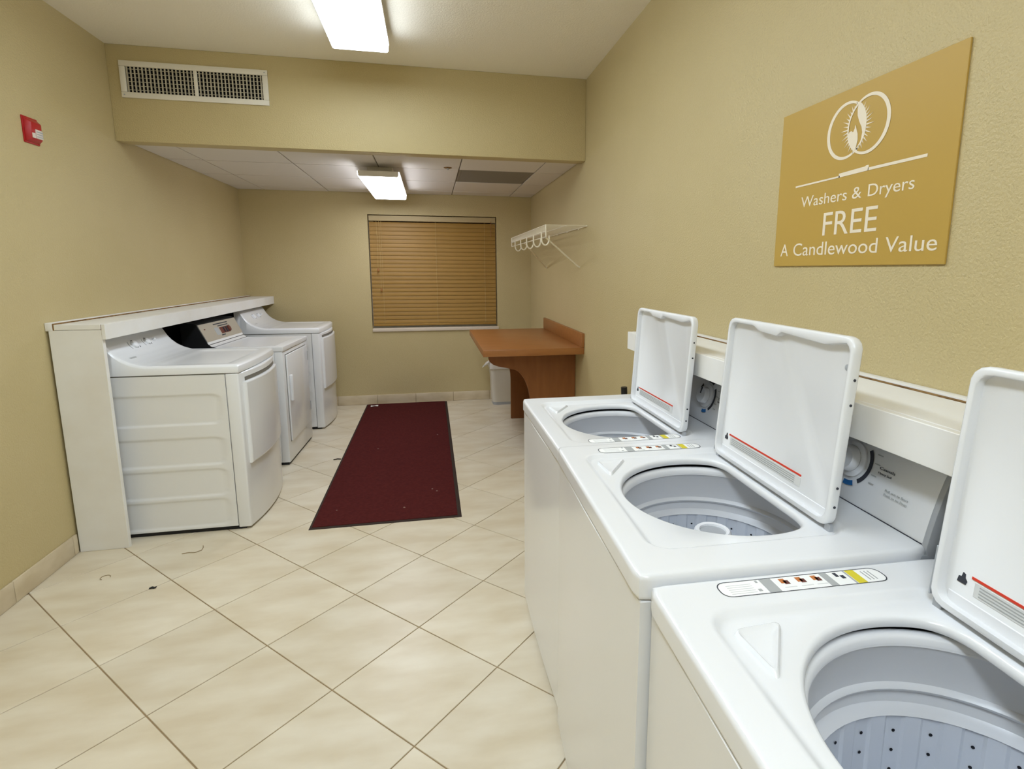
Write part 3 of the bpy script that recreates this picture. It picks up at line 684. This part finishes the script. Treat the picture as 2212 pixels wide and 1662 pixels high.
# ------------------------------------------------------------------ dryers (local x runs from the front to the wall)
def sweep_dryer(label, fx, y0, y1, rot, top):
    Wd = y1 - y0; hw = Wd / 2
    t = thing('dryer', label, 'dryer', (fx, (y0 + y1) / 2, 0), math.pi + rot, 'dryers along the left wall')
    BOW = 0.040; D = 0.69; ZS = top - 0.046
    bow = lambda y: -BOW * (1 - (y / hw) ** 2)
    ys = [-hw + Wd * k / 20 for k in range(21)]
    MB().prism([(0.066, -hw)] + [(bow(y), y) for y in ys] + [(0.066, hw)], 'z', 0.012, ZS - 0.003).build('front_panel', 'enamel', t, bevel=0.008, seg=3, smooth=40)
    MB().box(0.0675, D, -hw + 0.008, hw - 0.008, 0.022, ZS - 0.003).build('cabinet', 'enamel_side', t, bevel=0.003)
    # pressed side panels with four shallow sunk fields
    fields = [(0.625, 0.785), (0.395, 0.545), (0.215, 0.365), (0.040, 0.190)]
    def side(s):
        def fn(a, b):
            x = 0.0668 + a * (D - 0.0678); z = 0.024 + b * (ZS - 0.03); d = 0
            for za, zb in fields:
                sd = sd_rr(x, z, 0.098, 0.95, za, zb, 0.045)
                d = max(d, min(1, max(0, 0.5 - sd / 0.009)))
            d = d * d * (3 - 2 * d)
            return (x, s * (hw - 0.0006 - 0.0058 * d), z)
        return fn
    for s in (-1, 1): MB().grid(40, 150, side(s)).build('side_panel', 'enamel_side', t, smooth=60, recalc=False)
    MB().box(0.03, D - 0.01, -hw + 0.006, hw - 0.006, ZS - 0.005, ZS + 0.001).build('seam_gasket', 'seam', t, smooth=0)
    MB().box(0.03, D - 0.02, -hw + 0.012, hw - 0.012, 0.0, 0.022).build('plinth', 'black_plastic', t, smooth=0)
    # top that sweeps up into the console
    pr = [(0.0, 0.0), (0.44, 0.002), (0.48, 0.008), (0.52, 0.022), (0.555, 0.042), (0.585, 0.068), (0.61, 0.10), (0.63, 0.138), (0.642, 0.156), (0.655, 0.163), (0.69, 0.164)]
    def pz(x):
        for (xa, za), (xb, zb) in zip(pr, pr[1:]):
            if x <= xb: 
                u = (x - xa) / (xb - xa); return za + (zb - za) * u
        return pr[-1][1]
    xs = [0.0, 0.003, 0.008, 0.016, 0.03, 0.05, 0.07, 0.08, 0.09, 0.1] + [0.12 + 0.02 * k for k in range(17)] + [0.445 + 0.01 * k for k in range(25)]
    yc = [-hw, -hw + 0.0015, -hw + 0.005, -hw + 0.012, -hw + 0.024, -hw + 0.045, -hw + 0.06, -hw + 0.075] + [-hw + 0.075 + (Wd - 0.15) * k / 14 for k in range(1, 14)]
    yc = yc + [-y for y in yc[::-1] if y < -hw + 0.08]
    yc = sorted(set(round(y, 5) for y in yc))
    m = MB(); nx, ny = len(xs), len(yc); vs = []
    for y in yc:
        e = hw - abs(y); drop_y = 0.013 * (1 - min(1, e / 0.016)) ** 2
        for x in xs:
            ex = x; drop_x = 0.013 * (1 - min(1, ex / 0.018)) ** 2
            z = pz(x) - max(drop_x, drop_y)
            rx = min(1, max(0, (x - 0.06) / 0.02)) * min(1, max(0, (0.425 - x) / 0.05)); ry = min(1, max(0, (e - 0.045) / 0.03))
            z -= 0.007 * rx * ry
            bx = bow(y) * 0.40 * max(0, 1 - x / 0.2) - 0.004 * max(0, 1 - x / 0.1)
            vs.append((x + bx, y, top + z))
    m.add(vs, [(j * nx + i, j * nx + i + 1, (j + 1) * nx + i + 1, (j + 1) * nx + i) for j in range(ny - 1) for i in range(nx - 1)])
    # skirt down to the cabinet seam
    loop = [j * nx for j in range(ny)] + [(ny - 1) * nx + i for i in range(1, nx)] + [j * nx + nx - 1 for j in range(ny - 2, -1, -1)] + [i for i in range(nx - 2, 0, -1)]
    base = len(m.v)
    for i in loop: x, y, z = m.v[i]; m.v.append((x, y, ZS + 0.001))
    n = len(loop)
    m.f += [(loop[k], loop[(k + 1) % n], base + (k + 1) % n, base + k) for k in range(n)]
    m.f.append(tuple(base + k for k in range(n)))
    m.build('top_and_console', 'enamel', t, smooth=45)
    # door
    dz0, dz1, dy = 0.375, 0.842, hw - 0.040
    def dring(off, dep):
        r = []
        for y, z in rr_pts(-dy + off, dy - off, dz0 + off, dz1 - off, 0.028, 5): r.append((y, z))
        return r, dep
    def door_face(y, z): return bow(y)
    # densified outline so that the door follows the bow
    def outline(off):
        p = []
        for k in range(21): p.append((-dy + off + (2 * dy - 2 * off) * k / 20, dz0 + off))
        for k in range(1, 9): p.append((dy - off, dz0 + off + (dz1 - dz0 - 2 * off) * k / 8))
        for k in range(1, 21): p.append((dy - off - (2 * dy - 2 * off) * k / 20, dz1 - off))
        for k in range(1, 8): p.append((-dy + off, dz1 - off - (dz1 - dz0 - 2 * off) * k / 8))
        return p
    def lift(off, d): return [(bow(y) - d, y, z) for y, z in outline(off)]
    m = MB(); m.loft([lift(0, -0.003), lift(0, 0.010), lift(0.002, 0.014), lift(0.008, 0.0165)], True, False)
    oo = outline(0.008)
    m.build('door', 'enamel', t, smooth=40)
    yy = [-dy + 0.008 + (2 * dy - 0.016) * k / 20 for k in range(21)]
    MB().grid(20, 6, lambda a, b: (bow(-dy + 0.008 + (2 * dy - 0.016) * a) - 0.0165, -dy + 0.008 + (2 * dy - 0.016) * a, dz0 + 0.008 + (dz1 - dz0 - 0.016) * b)).build('door_skin', 'enamel', t, smooth=40)
    MB().loft([[(bow(y) - 0.0012, y, z) for y, z in [(-dy + 0.02 + (2 * dy - 0.04) * k / 16, dz1 + 0.003) for k in range(17)] + [(dy - 0.02 - (2 * dy - 0.04) * k / 16, dz1 + 0.024) for k in range(17)]],
               [(bow(y) + 0.002, y, z) for y, z in [(-dy + 0.02 + (2 * dy - 0.04) * k / 16, dz1 + 0.003) for k in range(17)] + [(dy - 0.02 - (2 * dy - 0.04) * k / 16, dz1 + 0.024) for k in range(17)]]]).build('door_grip', 'seam', t, smooth=0)
    # dials printed on the console slope; normal of the slope
    def cm(y, x):
        z = pz(x); tx = Vector((0.05, 0, pz(x + 0.025) - pz(x - 0.025))).normalized()
        nrm = Vector((-tx.z, 0, tx.x)); yv = Vector((0, -1, 0))
        return Matrix(((yv.x, tx.x, nrm.x, x), (yv.y, tx.y, nrm.y, y), (yv.z, tx.z, nrm.z, top + z), (0, 0, 0, 1)))
    def arc(r0, r1, a0, a1, z=0.0012):
        n_ = 14
        p = [(r1 * math.cos(math.radians(a0 + (a1 - a0) * k / n_)), r1 * math.sin(math.radians(a0 + (a1 - a0) * k / n_))) for k in range(n_ + 1)]
        p += [(r0 * math.cos(math.radians(a1 - (a1 - a0) * k / n_)), r0 * math.sin(math.radians(a1 - (a1 - a0) * k / n_))) for k in range(n_ + 1)]
        return MB().prism(p, 'z', z - 0.004, z)
    for y, r in ((0.085, 0.036), (-0.055, 0.030), (-0.135, 0.012)):
        F = cm(y, 0.602)
        k = MB().lathe([(r * 0.62, -0.003), (r * 0.62, 0.010), (r * 0.5, 0.014), (r * 0.2, 0.0145)], 24, cap0=True, cap1=True).xf(F).build('knob', 'plastic_white', t, smooth=40)
        if r > 0.02:
            arc(r * 0.66, r * 0.84, -70, 100).xf(F).build('knob_shade_ring', 'print_dark', t, smooth=0)
            arc(r * 1.15, r * 1.36, 150, 285).xf(F).build('dial_scale', 'print_grey', t, smooth=0)
            arc(r * 1.15, r * 1.36, 285, 340).xf(F).build('dial_scale', 'print_dark', t, smooth=0)
    F = cm(hw - 0.115, 0.545)
    MB().box(-0.030, 0.030, -0.005, 0.005, -0.002, 0.0012).xf(F).build('brand_badge', 'print_grey', t, smooth=0)
    return t
sweep_dryer('white dryer with curved console standing next to the ledge end panel', -1.036, 3.165, 3.848, 0.0, 0.945)
sweep_dryer('white dryer with curved console in the corner by the window wall', -0.995, 5.163, 5.846, 0.0, 0.936)

def box_dryer(label, fx, y0, y1, rot, top):
    Wd = y1 - y0; hw = Wd / 2; D = 0.66
    t = thing('dryer', label, 'dryer', (fx, (y0 + y1) / 2, 0), math.pi + rot, 'dryers along the left wall')
    MB().box(0.0, 0.055, -hw, hw, 0.020, top - 0.038).build('front_panel', 'enamel', t, bevel=0.004)
    MB().box(0.056, D, -hw + 0.002, hw - 0.002, 0.020, top - 0.038).build('cabinet', 'enamel_side', t, bevel=0.003)
    MB().box(0.01, D - 0.01, -hw + 0.008, hw - 0.008, 0.0, 0.020).build('plinth', 'black_plastic', t, smooth=0)
    MB().box(-0.006, D, -hw - 0.002, hw + 0.002, top - 0.0365, top).build('top_panel', 'enamel', t, bevel=0.005, seg=3)
    MB().box(0.06, 0.44, -hw + 0.05, hw - 0.05, top + 0.0002, top + 0.0012).build('top_field', 'enamel_side', t, bevel=0.0004, seg=1, smooth=0)
    # door with its border groove, hinges and grip
    MB().box(-0.0015, 0.002, -hw + 0.055, hw - 0.055, 0.165, top - 0.065).build('door_groove', 'seam', t, smooth=0)
    d = MB().box(-0.014, -0.0005, -hw + 0.060, hw - 0.060, 0.170, top - 0.070).build('door', 'enamel', t, bevel=0.005, seg=2)
    MB().box(-0.036, -0.014, hw - 0.105, hw - 0.080, 0.475, 0.675).build('door_handle', 'plastic_white', d, bevel=0.007, seg=3)
    for z in (0.27, 0.70): MB().box(-0.017, -0.010, -hw + 0.048, -hw + 0.062, z, z + 0.075).build('door_hinge', 'plastic_grey', d, bevel=0.001, seg=1)
    # console with a black body and silver face
    cp = [(0.435, 0.0), (0.47, 0.008), (0.492, 0.030), (0.555, 0.165), (0.575, 0.176), (0.66, 0.176), (0.66, 0.0)]
    MB().prism([(x, top + z) for x, z in cp], 'y', -hw + 0.004, hw - 0.004).build('console', 'black_plastic', t, bevel=0.002, seg=1)
    flare = [(0.41, 0.0), (0.452, 0.006), (0.486, 0.022), (0.497, 0.045), (0.50, 0.0)]
    MB().prism([(x - 0.003, top + z) for x, z in [(0.42, 0.0), (0.462, 0.005), (0.488, 0.022), (0.496, 0.040), (0.52, 0.040), (0.52, 0.0)]], 'y', -hw + 0.020, hw - 0.006).build('console_foot', 'enamel', t)
    tx = Vector((0.063, 0, 0.135)).normalized(); nrm = Vector((-tx.z, 0, tx.x)); yv = Vector((0, -1, 0))
    F = Matrix(((yv.x, tx.x, nrm.x, 0.492), (yv.y, tx.y, nrm.y, 0), (yv.z, tx.z, nrm.z, top + 0.030), (0, 0, 0, 1)))
    MB().box(-hw + 0.012, hw - 0.006, 0.008, 0.146, -0.001, 0.003).xf(F).build('face_panel', 'silver_panel', t, bevel=0.001, seg=1)
    for nm, mt, a, b, c, e in (('face_print', 'print_brown', -0.03, 0.14, 0.045, 0.095), ('face_print', 'print_dark', -0.04, 0.15, 0.105, 0.112), ('face_print', 'print_dark', -0.05, 0.02, 0.030, 0.038),
                               ('face_print', 'print_grey', -0.12, -0.05, 0.04, 0.10), ('face_print', 'print_dark', -0.10, 0.16, 0.122, 0.130), ('face_print', 'print_dark', 0.145, 0.155, 0.05, 0.10), ('face_print', 'print_brown', -0.28, -0.255, 0.10, 0.108)):
        MB().box(a, b, c, e, 0.003, 0.0036).xf(F).build(nm, mt, t, smooth=0)
    for x in (0.03, 0.075):
        MB().box(x, x + 0.012, 0.05, 0.092, 0.0036, 0.010).xf(F).build('push_button', 'print_dark', t, bevel=0.001, seg=1)
    MB().lathe([(0.024, 0.003), (0.022, 0.018), (0.010, 0.020)], 24, cap0=True, cap1=True).xf(F @ Matrix.Translation((0.115, 0.072, 0))).build('knob', 'print_brown', t)
    return t
box_dryer('white dryer with flat top and silver control panel between two curved dryers', -1.060, 4.214, 4.900, math.radians(-2.0), 0.898)

# ------------------------------------------------------------------ sign on the right wall
t = thing('wall_sign', 'gold rectangular sign with white lettering on the right wall above the washers', 'sign', (XR, 1.310, 1.465))
SW, SH = 0.61, 0.46
MB().box(-0.006, -0.0003, -SW / 2, SW / 2, 0, SH).build('panel', 'sign_gold', t, bevel=0.001, seg=1)
# sign plane: u to the right (towards -y), v up, depth towards -x
SM = Matrix(((0, 0, -1, -0.0062), (-1, 0, 0, SW / 2), (0, 1, 0, 0), (0, 0, 0, 1)))
def sgn(m_, name): return m_.xf(SM).build(name, 'sign_white', t, smooth=0)
for wd_, a_, b_, v_, h_ in (('Washers', 0.115, 0.301, 0.1735, 0.0295), ('&', 0.320, 0.352, 0.1735, 0.0295), ('Dryers', 0.374, 0.512, 0.1735, 0.0295), ('FREE', 0.218, 0.412, 0.085, 0.0625),
                            ('A', 0.033, 0.070, 0.031, 0.0365), ('Candlewood', 0.095, 0.421, 0.031, 0.0365), ('Value', 0.445, 0.588, 0.031, 0.0365)):
    sgn(text_mesh(wd_, a_, b_, v_, h_), 'lettering')
sgn(MB().prism([(0.084, 0.2345), (0.268, 0.2365), (0.268, 0.2410), (0.084, 0.2395)], 'z', 0, 0.0006), 'rule')
sgn(MB().prism([(0.366, 0.2385), (0.538, 0.2390), (0.538, 0.2460), (0.366, 0.2455)], 'z', 0, 0.0006), 'rule')
sgn(MB().prism([(0.264, 0.2365), (0.368, 0.2385), (0.368, 0.2520), (0.360, 0.2520), (0.355, 0.2500), (0.264, 0.2470)], 'z', 0, 0.0006), 'rule')
def ring(cx, cy, side):
    n_ = 64; m_ = MB(); ro = []; ri = []
    for k in range(n_):
        a = 2 * math.pi * k / n_
        wdt = 0.0045 + 0.0065 * (0.5 - 0.5 * side * math.cos(a)) ** 1.2
        ro.append((cx + 0.0705 * math.cos(a), cy + 0.0735 * math.sin(a))); ri.append((cx + (0.0705 - wdt) * math.cos(a), cy + (0.0735 - wdt) * math.sin(a)))
    vs = [(x, y, 0.0) for x, y in ro + ri] + [(x, y, 0.0006) for x, y in ro + ri]; fs = []
    for k in range(n_):
        j = (k + 1) % n_
        fs += [(2 * n_ + k, 2 * n_ + j, 3 * n_ + j, 3 * n_ + k), (k, j, 2 * n_ + j, 2 * n_ + k), (n_ + k, 3 * n_ + k, 3 * n_ + j, n_ + j)]
    return m_.add(vs, fs)
sgn(ring(0.2765, 0.355, 1), 'emblem_ring'); sgn(ring(0.353, 0.355, -1).xf(Matrix.Translation((0, 0, 0.0004))), 'emblem_ring')
sgn(MB().prism([(0.3155, 0.414), (0.322, 0.414), (0.330, 0.407), (0.338, 0.396), (0.3435, 0.383), (0.347, 0.366), (0.347, 0.346), (0.343, 0.328), (0.335, 0.312), (0.327, 0.303), (0.334, 0.322), (0.336, 0.338), (0.332, 0.352), (0.322, 0.368), (0.315, 0.384), (0.313, 0.400)], 'z', 0, 0.0013), 'emblem_flame')
sgn(MB().prism([(0.3145, 0.296), (0.306, 0.302), (0.297, 0.311), (0.290, 0.322), (0.286, 0.336), (0.287, 0.344), (0.292, 0.349), (0.298, 0.349), (0.304, 0.345), (0.309, 0.354), (0.3095, 0.362), (0.314, 0.352), (0.320, 0.338), (0.322, 0.322), (0.3185, 0.306)], 'z', 0, 0.0013), 'emblem_flame')
for side, cx in ((1, 0.279), (-1, 0.351)):
    for k in range(17):
        a = math.radians(-52 + 104 * k / 16) if side > 0 else math.radians(180 - 52 + 104 * k / 16)
        r0 = 0.0665 * 1.02; ln = 0.026 - 0.012 * abs(k - 8) / 8 - (0.006 if k % 2 else 0)
        # rays leave the almond formed by the two rings
        bx_, by_ = cx + r0 * math.cos(a), 0.355 + 0.0665 * math.sin(a)
        dr = Vector((bx_ - 0.315, (by_ - 0.355) * 0.9)).normalized(); pn = Vector((-dr.y, dr.x)) * 0.0021
        sgn(MB().prism([(bx_ - pn.x, by_ - pn.y), (bx_ + pn.x, by_ + pn.y), (bx_ + dr.x * ln, by_ + dr.y * ln)][::1], 'z', 0, 0.0006), 'emblem_ray')
